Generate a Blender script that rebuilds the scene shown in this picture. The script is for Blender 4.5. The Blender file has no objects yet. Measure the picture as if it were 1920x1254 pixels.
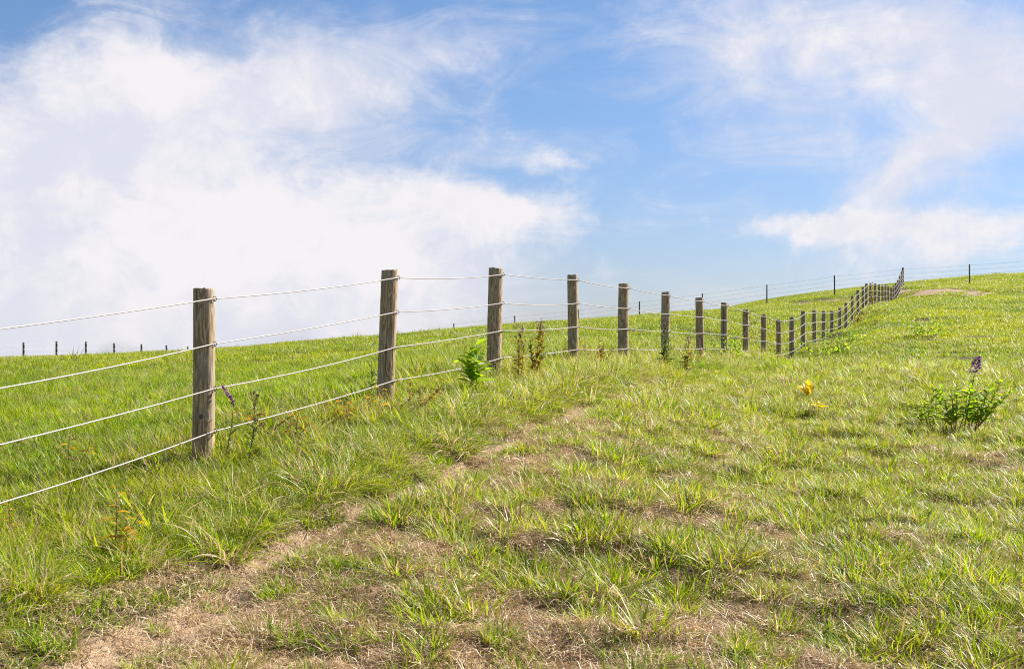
import bpy, math, random
import numpy as np
from mathutils import Vector, Matrix
R = math.radians
S = bpy.context.scene
COL = S.collection
F = 2667.0                      # focal length in photograph pixels (50 mm on 36 mm, 1920 px)
CAMZ = 1.6

# ------------------------------------------------------------------ camera
cd = bpy.data.cameras.new('camera'); cam = bpy.data.objects.new('camera', cd); COL.objects.link(cam)
cam.location = (0, 0, CAMZ); cam.rotation_euler = (R(90), 0, 0)
cd.lens = 50; cd.sensor_width = 36; cd.clip_start = 0.1; cd.clip_end = 5000
cd.dof.use_dof = True; cd.dof.focus_distance = 13.5; cd.dof.aperture_fstop = 13
S.camera = cam
S.view_settings.view_transform = 'Standard'; S.view_settings.look = 'None'
S.view_settings.gamma = 1; S.view_settings.exposure = 1.3
S.cycles.use_denoising = False; S.cycles.filter_width = 1.1
S.cycles.max_bounces = 6; S.cycles.diffuse_bounces = 3; S.cycles.transmission_bounces = 4
S.cycles.transparent_max_bounces = 4; S.cycles.caustics_reflective = False; S.cycles.caustics_refractive = False

SUN_EL = R(34); SUN_AZ = R(58)
SUND = Vector((math.sin(SUN_AZ)*math.cos(SUN_EL), math.cos(SUN_AZ)*math.cos(SUN_EL), math.sin(SUN_EL)))

# ------------------------------------------------------------------ node helper
class NT:
    def __init__(s, tree): s.t = tree; s.n = tree.nodes; s.l = tree.links
    def add(s, typ, ins=None, **kw):
        nd = s.n.new(typ)
        for k, v in kw.items(): setattr(nd, k, v)
        for k, v in (ins or {}).items(): s.put(nd.inputs[k], v)
        return nd
    def put(s, sock, v):
        if isinstance(v, bpy.types.NodeSocket): s.l.new(v, sock)
        elif v is not None: sock.default_value = v
    def m(s, op, a, b=None, c=None, clamp=False):
        nd = s.n.new('ShaderNodeMath'); nd.operation = op; nd.use_clamp = clamp
        for i, v in enumerate((a, b, c)):
            if v is not None: s.put(nd.inputs[i], v)
        return nd.outputs[0]
    def mix(s, f, a, b, mode='MIX'):
        nd = s.n.new('ShaderNodeMix'); nd.data_type = 'RGBA'; nd.blend_type = mode; nd.clamp_factor = True
        s.put(nd.inputs[0], f); s.put(nd.inputs[6], s.c(a)); s.put(nd.inputs[7], s.c(b))
        return nd.outputs[2]
    def c(s, v): return v if isinstance(v, bpy.types.NodeSocket) else (v[0], v[1], v[2], 1)
    def ss(s, v, a, b):
        nd = s.n.new('ShaderNodeMapRange'); nd.interpolation_type = 'SMOOTHSTEP'
        s.put(nd.inputs[0], v); nd.inputs[1].default_value = a; nd.inputs[2].default_value = b
        return nd.outputs[0]
    def noise(s, vec, scale, detail=4, rough=.55, dist=0.0, out=0):
        nd = s.add('ShaderNodeTexNoise', {'Scale': scale, 'Detail': detail, 'Roughness': rough, 'Distortion': dist})
        if vec is not None: s.l.new(vec, nd.inputs['Vector'])
        return nd.outputs[out]

# ------------------------------------------------------------------ sky and sun
W = bpy.data.worlds.new('World'); S.world = W; W.use_nodes = True
n = NT(W.node_tree); n.n.clear()
sky = n.add('ShaderNodeTexSky', sky_type='NISHITA', sun_disc=False, sun_elevation=SUN_EL, sun_rotation=SUN_AZ,
            altitude=300, air_density=1.0, dust_density=0.3, ozone_density=2.5).outputs[0]
tc = n.add('ShaderNodeTexCoord').outputs['Generated']
sx = n.add('ShaderNodeSeparateXYZ', {0: tc})
az = n.m('MULTIPLY', n.m('ARCTAN2', sx.outputs[0], sx.outputs[1]), 57.29578)      # degrees right of north
el = n.m('MULTIPLY', n.m('ARCSINE', n.m('MAXIMUM', n.m('MINIMUM', sx.outputs[2], 1.0), -1.0)), 57.29578)
base = n.add('ShaderNodeCombineXYZ', {0: az, 1: el, 2: 0.0}).outputs[0]
wn = n.noise(base, .22, 5, .6, out=1)
wv = n.add('ShaderNodeVectorMath', {0: wn, 1: (.5, .5, .5)}, operation='SUBTRACT').outputs[0]
wv = n.add('ShaderNodeVectorMath', {0: wv, 3: 3.4}, operation='SCALE').outputs[0]
wp = n.add('ShaderNodeVectorMath', {0: base, 1: wv}, operation='ADD').outputs[0]
ws = n.add('ShaderNodeSeparateXYZ', {0: wp})
wu, wvv = ws.outputs[0], ws.outputs[1]
def azel(px, py):
    x = (px-960)/F; z = (627-py)/F
    return math.degrees(math.atan(x)), math.degrees(math.atan(z/math.hypot(1, x)))
# cloud masses: azimuth/elevation centre, half widths in degrees, tilt, weight
DEG = 1/46.0
SOFT = [(260,150,210,120,-10,.62),(40,330,260,190,0,.85),(330,330,230,200,0,.60),(520,150,330,110,8,.72),(740,110,260,70,14,.42),(650,260,260,80,0,.38),(440,520,540,180,0,.95),(100,560,420,170,0,.75),
        (740,530,260,120,0,.60),(1640,70,340,140,-12,.92),(1880,140,150,150,0,.50),(1500,240,270,130,-30,.42),(1790,265,190,60,38,.55),(1690,350,120,42,42,.42),(1250,140,260,60,20,.16),(1700,470,280,50,0,.22),(500,265,110,40,0,-.30),(40,60,90,60,0,-.35)]
CRISP = [(270,130,150,75,-12,.80),(180,250,150,90,0,.35),(660,180,150,46,12,.66),(560,190,90,40,0,.30),(420,420,330,110,-6,.80),(620,450,330,110,0,.75),(860,385,150,58,-16,.95),(1000,410,130,40,-8,.72),(60,470,200,120,0,.45),
         (1040,297,58,22,-6,.72),(1800,255,130,40,38,.38),(1560,80,200,70,-10,.25),(400,110,160,60,0,.35),(1590,425,170,26,-4,.85),(1750,425,150,34,0,.90),(1500,432,110,18,-6,.5),(1870,450,90,40,0,.5),(1720,470,220,26,0,.55),(1500,70,180,60,-10,.35)]
def blobs(lst):
    tot = None
    for (px, py, rx, ry, tilt, amp) in lst:
        a0, e0 = azel(px, py); ca, sa = math.cos(R(tilt)), math.sin(R(tilt))
        dx = n.m('SUBTRACT', wu, a0); dy = n.m('SUBTRACT', wvv, e0)
        u = n.m('ADD', n.m('MULTIPLY', dx, ca/(rx*DEG)), n.m('MULTIPLY', dy, sa/(rx*DEG)))
        v = n.m('ADD', n.m('MULTIPLY', dx, -sa/(ry*DEG)), n.m('MULTIPLY', dy, ca/(ry*DEG)))
        g = n.m('MULTIPLY', n.m('EXPONENT', n.m('MULTIPLY', n.m('ADD', n.m('MULTIPLY', u, u), n.m('MULTIPLY', v, v)), -1.0)), amp)
        tot = g if tot is None else n.m('ADD', tot, g)
    return tot
# fair-weather cloud in the parts of the sky the photograph does not show
away = n.m('MAXIMUM', n.ss(n.m('ABSOLUTE', az), 24, 40), n.ss(el, 16, 26))
st = n.add('ShaderNodeMapping', {0: base, 'Rotation': (0, 0, R(-24)), 'Scale': (.55, 1.3, 1)}).outputs[0]
f1 = n.noise(st, .36, 10, .64, .9)                       # drawn-out streaks
f2 = n.noise(wp, .62, 10, .62, .25)                       # billows
f3 = n.noise(base, .16, 4, .5, .4)
def amp(f, k): return n.m('MULTIPLY', n.m('SUBTRACT', f, .5), k)
ds = n.m('ADD', n.m('ADD', blobs(SOFT), n.m('MULTIPLY', away, n.ss(n.noise(base, .07, 3), .45, .62))), n.m('ADD', amp(f1, 1.25), amp(f2, .35)))
dc = n.m('ADD', blobs(CRISP), n.m('ADD', amp(f2, 1.15), amp(f1, 1.3)))
aso = n.m('MULTIPLY', n.ss(ds, .02, 1.25), .93)
acr = n.m('MULTIPLY', n.ss(dc, .12, 1.32), .96)
veil = n.m('ADD', n.m('MULTIPLY', n.ss(f1, .42, .78), .20), n.m('MULTIPLY', n.ss(el, 9, 0), .09))
inv = n.m('MULTIPLY', n.m('MULTIPLY', n.m('SUBTRACT', 1.0, aso), n.m('SUBTRACT', 1.0, acr)), n.m('SUBTRACT', 1.0, veil))
blue = n.mix(1.0, sky, (.72, .82, 1.0), 'MULTIPLY')
blue = n.mix(n.ss(el, 0, 14), n.mix(1.0, blue, (.84, .82, .94), 'MULTIPLY'), blue)
shade = n.ss(n.m('ADD', n.m('MULTIPLY', acr, .42), n.m('ADD', amp(f3, 1.6), amp(f2, 1.1))), -.18, .50)
cloud = n.mix(shade, (6.25, 6.35, 7.1), (7.5, 7.3, 7.5))
skyc = n.mix(n.m('SUBTRACT', 1.0, inv), blue, cloud)
bg = n.add('ShaderNodeBackground', {0: skyc, 1: 0.05})
n.l.new(bg.outputs[0], n.add('ShaderNodeOutputWorld').inputs[0])

sl = bpy.data.lights.new('sun', 'SUN'); sl.energy = 5.0; sl.angle = R(.5); sl.color = (1, .94, .84)
so = bpy.data.objects.new('sun', sl); COL.objects.link(so)
so.rotation_euler = SUND.to_track_quat('Z', 'Y').to_euler(); so.location = (60, 30, 60)

# ------------------------------------------------------------------ numpy noise
def _h(ix, iy, seed):
    v = (ix.astype(np.int64)*374761393 + iy.astype(np.int64)*668265263 + seed*1442695041) & 0xffffffff
    v = ((v ^ (v >> 13))*1274126177) & 0xffffffff
    v = ((v ^ (v >> 16))*2246822519) & 0xffffffff
    return ((v ^ (v >> 15)) & 0xffffff)/float(0xffffff)
def vn(x, y, seed=0):
    x = np.asarray(x, float); y = np.asarray(y, float)
    ix = np.floor(x); iy = np.floor(y); fx = x-ix; fy = y-iy
    fx = fx*fx*(3-2*fx); fy = fy*fy*(3-2*fy)
    a = _h(ix, iy, seed); b = _h(ix+1, iy, seed); c = _h(ix, iy+1, seed); e = _h(ix+1, iy+1, seed)
    return (a*(1-fx)+b*fx)*(1-fy)+(c*(1-fx)+e*fx)*fy
def fbm(x, y, seed=0, o=3):
    t = 0; w = 0; a = 1
    for i in range(o):
        t = t + a*vn(x*2**i+17.3*i, y*2**i-9.1*i, seed+i); w += a; a *= .5
    return t/w
def sstep(x, a, b):
    t = np.clip((np.asarray(x, float)-a)/(b-a), 0, 1); return t*t*(3-2*t)

# ------------------------------------------------------------------ fence line measured from the photograph
FA, FB = -5.533, .3223                                   # X = FA + FB*Y
FN = math.hypot(1, FB)
TOPS = [(381,541),(730,506.5),(929,503),(1073.5,515),(1169.5,532),(1247.5,547),(1310.5,558),(1358.5,567.5),(1398.5,580),(1432,589.5),
        (1459.3,598.4),(1484.9,594.5),(1505.7,583),(1527,582.4),(1544.5,583),(1560,582.4),(1575,577),(1586.7,567.7),(1598.5,555),(1609,544),
        (1618.5,538),(1624.7,531.7),(1632.5,531),(1641,531.5),(1648,533.4),(1654.7,534),(1660.7,533.4),(1666,536),(1671.6,538.5),(1675.8,536),
        (1679.8,530.6),(1683.4,525),(1687,517),(1690.5,509.5),(1693.3,501.7)]
def ray(px, py, Y): return np.array([(px-960)/F*Y, Y, CAMZ+(627-py)/F*Y])
POSTS = [np.array([FA+FB*7.18, 7.18, CAMZ+.03])]         # the one just outside the left edge
for k, (px, py) in enumerate(TOPS): POSTS.append(ray(px, py, 10.3+3.12*k))
PH = 1.27
F2 = [ray(px, py, Y) for px, py, Y in ((851,606,130),(965,592,128),(1084.5,580,126),(1199,565,124),(1317,550,122),(1438,533.7,120),(1564.7,516.5,118),
      (1818,495.5,114.5),(1943,486,113))]
F2H = 1.68
F3 = []
for i, (px, py) in enumerate(((-24,645),(44,642),(106,640),(161,640.5),(214,643),(265,645),(312,647.5),(352,650))): F3.append(ray(px, py, 88+3.12*(i-1)))

# ------------------------------------------------------------------ terrain: a smooth hillside through surveyed heights
CP = []
for p in POSTS[1:-1]: CP.append((p[0], p[1], p[2]-PH))
CP.append((POSTS[0][0], POSTS[0][1], POSTS[0][2]-PH)); CP.append((POSTS[-1][0], POSTS[-1][1], POSTS[-1][2]-1.72))
for p in F2: CP.append((p[0], p[1], p[2]-F2H))
for p in F3[::2]: CP.append((p[0], p[1], p[2]-1.27))
def cp(px, *prof):
    for Y, py in prof: CP.append(tuple(ray(px, py, Y)))
cp(-600, (12,850),(30,715),(60,680),(100,720))
cp(100, (6.6,1180),(8,1040),(12,838),(20,760),(35,700),(60,673),(75,685),(120,700))
cp(500, (6.4,1254),(8,1060),(20,738),(35,688),(60,651),(80,662),(130,700))
cp(800, (6.5,1254),(8,1070),(10.4,895),(25,692),(40,655),(70,624.5),(90,633))
cp(965, (75,609.5),); cp(1080, (6.5,1254),(8,1080),(10.4,925),(13.8,788),(45,642),(85,603),(105,607))
cp(1199, (100,593),); cp(1317, (45,650),(70,610),(112,583),(140,590))
cp(1230, (20,712),(16,765))
cp(1400, (6.5,1254),(8,1090),(12,910),(18,780),(28,705),(140,571),(170,580))
cp(1500, (38,682),); cp(1560, (47,648),(56,625)); cp(1620, (60,606),(70,585))
cp(1564, (145,546),(175,560)); cp(1693, (140,532),(175,548)); cp(1700, (28,700),(45,641),(58,608),(72,581),(95,553))
cp(1818, (135,520),(170,535)); cp(1930, (130,514),(165,530))
cp(1850, (6.5,1254),(8,1095),(12,925),(18,795),(28,712),(45,641),(58,604),(72,576),(90,552))
cp(2500, (8,1095),(15,850),(30,700),(60,590),(120,505),(160,520))
for px in (-300, 400, 960, 1500, 2200): CP.append(((px-960)/F*2, 2.0, 0.0)); CP.append(((px-960)/F*4.5, 4.5, CAMZ-1.60))
for px, dz in ((-600,-9),(300,-9),(900,-8),(1400,-6),(2000,-4),(2600,-3)): CP.append(((px-960)/F*260, 260, dz))
CP = np.array(CP)
def uv(X, Y):
    Yc = np.maximum(Y, 0)
    return X/(Yc+6)*3.2, np.log(Yc+6)*1.7
_u, _v = uv(CP[:, 0], CP[:, 1]); _q = CP[:, 2]/(CP[:, 1]+6)
def tps(r2): return r2*np.log(r2+1e-12)
_n = len(CP)
_K = tps((_u[:, None]-_u[None])**2+(_v[:, None]-_v[None])**2)+np.eye(_n)*2e-4
_P = np.c_[np.ones(_n), _u, _v]
_A = np.block([[_K, _P], [_P.T, np.zeros((3, 3))]])
_w = np.linalg.solve(_A, np.r_[_q, 0, 0, 0])
def macro(X, Y):
    X = np.asarray(X, float).ravel(); Y = np.asarray(Y, float).ravel(); out = np.empty(len(X))
    for i in range(0, len(X), 60000):
        x, y = X[i:i+60000], np.minimum(Y[i:i+60000], 300)
        u, v = uv(x, y); u = np.clip(u, -3.2, 3.2)
        k = tps((u[:, None]-_u[None])**2+(v[:, None]-_v[None])**2)
        out[i:i+60000] = (k@_w[:_n]+_w[_n]+_w[_n+1]*u+_w[_n+2]*v)*(np.maximum(y, 0)+6)
    return out
def soff(X, Y): return (X-(FA+FB*Y))/FN                  # metres to the right of the fence
def path_m(X, Y):
    s = soff(X, Y); c = np.interp(Y, PATH[:, 0], PATH[:, 1]); wid = np.interp(Y, PATH[:, 0], PATH[:, 2])
    wid = wid*(.62+.75*fbm(X*2.1, Y*2.1, 8, 3)); m = np.exp(-(np.abs(s-c-.26*(fbm(X*1.5, Y*1.5, 12, 3)-.5))/wid)**2.5)
    return m*(1-.45*sstep(fbm(X*2.6, Y*2.6, 14, 2), .60, .78)*sstep(Y, 7, 8.5))*(1-.15*sstep(Y, 11, 14))*(1-sstep(Y, 16, 24))
def seen(px, py):
    Ys = np.geomspace(5.2, 160, 900); P = np.stack([(px-960)/F*Ys, Ys, CAMZ+(627-py)/F*Ys])
    return P[:, int(np.argmax(P[2] < macro(P[0], P[1])))]
def path_from_photo():
    out = []
    for px, py, w in PATHPX:
        p = seen(px, py); out.append((p[1], float(soff(p[0], p[1])), w))
    return np.array(sorted(out))
# centre line of the trodden path: photograph pixel and half width in metres
PATHPX = [(60,1330,.26),(215,1240,.22),(330,1175,.18),(425,1105,.15),(500,1060,.14),(590,1005,.14),(680,960,.14),(770,920,.16),(850,880,.15),(930,838,.12),(1010,800,.12),(1080,775,.12),(1150,745,.10),(1230,715,.10)]
PATH = path_from_photo()
_D = np.array([seen(1743,549), seen(1705,546), seen(1800,547), seen(1555,563), seen(1600,560), seen(1490,569)])
def far_bare(X, Y):
    m = 0
    for (cx, cy, _), (rx, ry, a) in zip(_D, ((3.2,3.0,1),(2,2.4,.8),(2.6,2.0,.7),(1.7,2.0,.55),(1.6,2.0,.55),(1.5,2,.4))):
        m = m+a*np.exp(-((X-cx)/rx)**2-((Y-cy)/ry)**2)
    return np.clip(m*(2.0*fbm(X*1.1, Y*.7, 77, 3)-.05), 0, 1)
def dry_m(X, Y):                                          # worn, straw-covered turf right of the path
    s = soff(X, Y)
    a = .72*np.exp(-((X-.3)/1.9)**2-((Y-8.0)/2.8)**2)+.42*np.exp(-((X-.9)/1.5)**2-((Y-11)/2.4)**2)+.14*np.exp(-((X-.2)/3.0)**2-((Y-6.6)/1.4)**2)
    a = a+.30*np.exp(-((s-1.9)/.8)**2)*sstep(Y, 8, 11)*(1-sstep(Y, 19, 26))+.20*sstep(s, 1.5, 2.2)*(1-sstep(Y, 13, 24))
    nz = fbm(X*1.7, Y*1.3, 21, 3)
    return np.clip((a+(nz-.5)*1.7*sstep(s, 1.3, 2))*sstep(s, 1.25, 1.8), 0, 1)
def micro(X, Y):
    s = soff(X, Y); g = sstep(s, 1.7, 2.4)
    near = 1-sstep(Y, 25, 45)
    z = near*(.05*path_m(X, Y)*(fbm(X*9, Y*9, 16, 2)-.5)+(fbm(X*1.6, Y*1.6, 3, 3)-.5)*.20*g+(fbm(X*5, Y*5, 4, 2)-.5)*.08*g+(fbm(X*.9, Y*.9, 6, 2)-.5)*.06*(1-g))
    z = z-.07*path_m(X, Y)+.05*np.exp(-((s-.9)/.5)**2)*near
    z = z+(fbm(X*.18, Y*.18, 9, 3)-.5)*.30*sstep(Y, 25, 60)*(1-.8*np.exp(-(s/2.0)**2))
    return z
def ground(X, Y):
    X = np.asarray(X, float); Y = np.asarray(Y, float)
    return macro(X, Y)+micro(X.ravel(), Y.ravel())
def hit(px, py):
    """point of the hillside a photograph pixel looks at"""
    Ys = np.geomspace(5.2, 160, 900); P = np.stack([(px-960)/F*Ys, Ys, CAMZ+(627-py)/F*Ys])
    below = P[2] < ground(P[0], P[1])
    i = int(np.argmax(below)) if below.any() else 600
    return Vector((P[0, i], P[1, i], float(ground(P[0, i:i+1], P[1, i:i+1])[0])))

# ------------------------------------------------------------------ mesh helpers
def tag(o, label=None, cat=None, group=None, kind=None):
    for k, v in (('label', label), ('category', cat), ('group', group), ('kind', kind)):
        if v: o[k] = v
    return o
def fast_mesh(name, V, quads, tris=None, col=None, cname='bl'):
    me = bpy.data.meshes.new(name); nq = len(quads); nt = 0 if tris is None else len(tris)
    me.vertices.add(len(V)); me.vertices.foreach_set('co', np.asarray(V, np.float32).ravel())
    loops = np.asarray(quads, np.int32).ravel()
    if nt: loops = np.r_[loops, np.asarray(tris, np.int32).ravel()]
    me.loops.add(len(loops)); me.loops.foreach_set('vertex_index', loops)
    starts = np.r_[np.arange(nq)*4, nq*4+np.arange(nt)*3].astype(np.int32)
    me.polygons.add(nq+nt); me.polygons.foreach_set('loop_start', starts)
    me.update(calc_edges=True)
    if col is not None:
        at = me.attributes.new(cname, 'FLOAT_COLOR', 'POINT'); c = np.ones((len(V), 4), np.float32); c[:, :3] = col
        at.data.foreach_set('color', c.ravel())
    return me
def smooth(me): me.polygons.foreach_set('use_smooth', np.ones(len(me.polygons), bool)); return me
class MB:
    def __init__(s): s.v = []; s.f = []; s.c = []
    def add(s, vs, fs, c=(0, 0, 0)):
        b = len(s.v); s.v += [tuple(p) for p in vs]; s.f += [tuple(i+b for i in f) for f in fs]; s.c += [c]*len(vs)
    def tube(s, pts, rad, n=6, c=(0, 0, 0), cap=True):
        pts = [Vector(p) for p in pts]; m = len(pts); rad = rad if hasattr(rad, '__len__') else [rad]*m; vs = []; fs = []
        up = Vector((0, 0, 1))
        for i, p in enumerate(pts):
            t = (pts[min(i+1, m-1)]-pts[max(i-1, 0)]).normalized()
            a = t.cross(up)
            if a.length < .05: a = t.cross(Vector((0, 1, 0)))
            a.normalize(); b = a.cross(t)
            for j in range(n):
                q = 2*math.pi*j/n; vs.append(p+(a*math.cos(q)+b*math.sin(q))*rad[i])
        for i in range(m-1):
            for j in range(n): fs.append((i*n+j, i*n+(j+1) % n, (i+1)*n+(j+1) % n, (i+1)*n+j))
        if cap: fs.append(tuple(range(n))[::-1]); fs.append(tuple((m-1)*n+j for j in range(n)))
        s.add(vs, fs, c)
    def leaf(s, p, d, L, w, droop, c=(0, 0, 0), fold=.25, roll=0, seg=5):
        """lance-shaped leaf with a folded midrib, arching over"""
        p = Vector(p); d = Vector(d).normalized(); side = d.cross(Vector((0, 0, 1)))
        if side.length < .05: side = Vector((1, 0, 0))
        side.normalize(); side = Matrix.Rotation(roll, 3, d)@side
        vs = []; fs = []; q = p.copy(); dd = d.copy()
        for i in range(seg+1):
            t = i/seg; ww = w*.5*math.sin(math.pi*min(1, t*.92+.08))**.8*(1 if t < .98 else .1); up = side.cross(dd).normalized()
            wav = 1+.12*math.sin(t*17+L*90)
            vs += [q-side*ww*wav+up*ww*fold, q, q+side*ww/wav+up*ww*fold]
            q = q+dd*(L/seg); dd = (Matrix.Rotation(-droop/seg, 3, side)@dd).normalized()
        for i in range(seg):
            b = i*3; fs += [(b, b+1, b+4, b+3), (b+1, b+2, b+5, b+4)]
        s.add(vs, fs, c)
    def build(s, name, mat, parent=None, sm=False):
        me = bpy.data.meshes.new(name); me.from_pydata(s.v, [], s.f); me.update()
        at = me.attributes.new('bl', 'FLOAT_COLOR', 'POINT'); c = np.ones((len(s.v), 4), np.float32); c[:, :3] = np.array(s.c)
        at.data.foreach_set('color', c.ravel())
        if sm: smooth(me)
        me.materials.append(mat); o = bpy.data.objects.new(name, me); COL.objects.link(o)
        if parent is not None: o.parent = parent
        return o
def empty(name, loc):
    o = bpy.data.objects.new(name, None); o.location = loc; o.empty_display_size = .1; COL.objects.link(o); return o

# ------------------------------------------------------------------ materials
def mat(name):
    m = bpy.data.materials.new(name); m.use_nodes = True; t = NT(m.node_tree); t.n.clear()
    return m, t, t.add('ShaderNodeOutputMaterial')
def grass_mat(name, g0, g1, yel, d0, d1, trans=.46, spec=.25):
    m, t, o = mat(name)
    a = t.add('ShaderNodeSeparateColor', {0: t.add('ShaderNodeAttribute', attribute_name='bl').outputs['Color']})
    rnd, along, dry = a.outputs[0], a.outputs[1], a.outputs[2]
    ti = t.add('ShaderNodeAttribute', attribute_name='tint', attribute_type='INSTANCER').outputs['Fac']
    pos = t.add('ShaderNodeNewGeometry').outputs['Position']
    big = t.noise(pos, .45, 3); mid = t.noise(pos, 2.6, 3)
    k = t.m('ADD', t.m('MULTIPLY', rnd, .62), t.m('MULTIPLY', t.ss(big, .3, .7), .28))
    k = t.m('ADD', k, t.m('MULTIPLY', t.ss(mid, .32, .68), .18))
    green = t.mix(k, g0, g1)
    yk = t.m('ADD', t.m('MULTIPLY', ti, .75), t.m('MULTIPLY', t.ss(t.m('FRACT', t.m('MULTIPLY', rnd, 7.31)), .72, 1.0), .6))
    green = t.mix(yk, green, yel)
    green = t.mix(t.m('MULTIPLY', t.ss(t.noise(pos, .23, 4, .6), .52, .66), .40), green, (.045, .130, .008))
    green = t.mix(t.m('MULTIPLY', t.ss(along, .30, 0.0), .5), green, (.20, .20, .075))   # pale sheaths at the base of the stems
    straw = t.mix(t.m('FRACT', t.m('MULTIPLY', rnd, 5.17)), d0, d1)
    tip = t.m('MULTIPLY', t.ss(along, .80, 1.0), t.ss(t.m('FRACT', t.m('MULTIPLY', rnd, 3.77)), .45, .8))
    c = t.mix(t.m('MAXIMUM', dry, t.m('MULTIPLY', tip, .45)), green, straw)
    p = t.add('ShaderNodeBsdfPrincipled', {'Base Color': c, 'Roughness': .42, 'Specular IOR Level': spec})
    tr = t.add('ShaderNodeBsdfTranslucent', {'Color': t.mix(t.m('MULTIPLY', dry, .6), t.mix(1.0, c, (1.5, 1.35, .6), 'MULTIPLY'), c)})
    mx = t.add('ShaderNodeMixShader', {0: trans, 1: p.outputs[0], 2: tr.outputs[0]})
    t.l.new(mx.outputs[0], o.inputs[0]); return m
G0, G1, YL = (.026, .088, .004), (.245, .400, .006), (.42, .44, .010)
D0, D1 = (.36, .25, .13), (.66, .54, .36)
M_grass = grass_mat('grass_blades', G0, G1, YL, D0, D1)
M_straw = grass_mat('straw_blades', G0, G1, YL, (.36, .235, .125), (.66, .52, .34), .25, .3)

def ground_mat():
    m, t, o = mat('soil_and_thatch')
    a = t.add('ShaderNodeSeparateColor', {0: t.add('ShaderNodeAttribute', attribute_name='msk').outputs['Color']})
    bare, dry, lush = a.outputs
    pos = t.add('ShaderNodeNewGeometry').outputs['Position']
    n1 = t.noise(pos, 3.0, 6, .6); n2 = t.noise(pos, 26, 5, .65); n3 = t.noise(pos, 120, 3, .6)
    soil = t.mix(n2, (.22, .145, .09), (.42, .30, .20))
    soil = t.mix(t.ss(n3, .58, .72), soil, (.50, .39, .28))
    soil = t.mix(t.ss(n1, .58, .74), soil, (.17, .10, .055))
    st = t.add('ShaderNodeMapping', {0: pos, 'Rotation': (0, 0, .5), 'Scale': (70, 11, 20)}).outputs[0]
    s2 = t.add('ShaderNodeMapping', {0: pos, 'Rotation': (0, 0, -.8), 'Scale': (80, 13, 20)}).outputs[0]
    fib = t.m('MAXIMUM', t.ss(t.noise(st, 1, 2), .56, .66), t.ss(t.noise(s2, 1, 2), .57, .67))
    thatch = t.mix(fib, t.mix(n2, (.145, .09, .045), (.32, .21, .115)), (.52, .38, .235))
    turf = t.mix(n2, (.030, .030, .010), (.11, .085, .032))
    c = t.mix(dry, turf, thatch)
    c = t.mix(t.ss(t.m('ADD', bare, t.m('MULTIPLY', t.m('SUBTRACT', n2, .5), .5)), .35, .65), c, soil)
    h = t.m('ADD', t.m('MULTIPLY', n2, .7), t.m('ADD', t.m('MULTIPLY', n3, .35), t.m('MULTIPLY', fib, .25)))
    bp = t.add('ShaderNodeBump', {'Strength': .9, 'Distance': .022, 'Height': h})
    p = t.add('ShaderNodeBsdfPrincipled', {'Base Color': c, 'Roughness': .92, 'Specular IOR Level': .15, 'Normal': bp.outputs[0]})
    t.l.new(p.outputs[0], o.inputs[0]); return m
def wood_mat(name, c0, c1, c2, grey=(.30, .27, .22)):
    m, t, o = mat(name)
    oc = t.add('ShaderNodeTexCoord').outputs['Object']
    oi = t.add('ShaderNodeObjectInfo').outputs['Random']
    off = t.add('ShaderNodeCombineXYZ', {0: t.m('MULTIPLY', oi, 7.0), 1: t.m('MULTIPLY', oi, 3.0), 2: t.m('MULTIPLY', oi, 31.0)}).outputs[0]
    pc = t.add('ShaderNodeVectorMath', {0: oc, 1: off}, operation='ADD').outputs[0]
    lo = t.add('ShaderNodeMapping', {0: pc, 'Scale': (9, 9, 1.1)}).outputs[0]
    warp = t.noise(lo, 1, 3, .5)
    gr = t.add('ShaderNodeMapping', {0: pc, 'Scale': (60, 60, 2.0)}).outputs[0]
    g = t.noise(gr, 1, 5, .6, 1.2)
    ring = t.m('SINE', t.m('MULTIPLY', warp, 95.0))                    # flowing cathedral grain
    fine = t.noise(t.add('ShaderNodeMapping', {0: pc, 'Scale': (170, 170, 5)}).outputs[0], 1, 3, .6)
    k = t.m('ADD', t.m('MULTIPLY', g, .7), t.m('MULTIPLY', ring, .16))
    c = t.mix(t.ss(k, .18, .62), c0, c1)
    c = t.mix(t.m('MULTIPLY', t.ss(fine, .50, .70), .6), c, c2)
    c = t.mix(t.m('MULTIPLY', t.ss(t.noise(pc, 5, 3), .46, .68), .55), c, grey)
    crack = t.ss(t.noise(t.add('ShaderNodeMapping', {0: pc, 'Scale': (34, 34, .8)}).outputs[0], 1, 2, .5), .655, .69)
    c = t.mix(t.m('MULTIPLY', crack, .8), c, (.035, .025, .015))
    vor = t.add('ShaderNodeTexVoronoi', {'Vector': t.add('ShaderNodeMapping', {0: pc, 'Scale': (6, 6, 2.6)}).outputs[0], 'Scale': 1.0}).outputs['Distance']
    c = t.mix(t.m('MULTIPLY', t.ss(vor, .15, .08), .8), c, (.06, .04, .022))
    h = t.m('SUBTRACT', t.m('ADD', t.m('MULTIPLY', g, .6), t.m('ADD', t.m('MULTIPLY', fine, .4), t.m('MULTIPLY', ring, .12))), t.m('MULTIPLY', crack, 1.2))
    bp = t.add('ShaderNodeBump', {'Strength': .7, 'Distance': .006, 'Height': h})
    p = t.add('ShaderNodeBsdfPrincipled', {'Base Color': c, 'Roughness': .82, 'Specular IOR Level': .2, 'Normal': bp.outputs[0]})
    t.l.new(p.outputs[0], o.inputs[0]); return m
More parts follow.
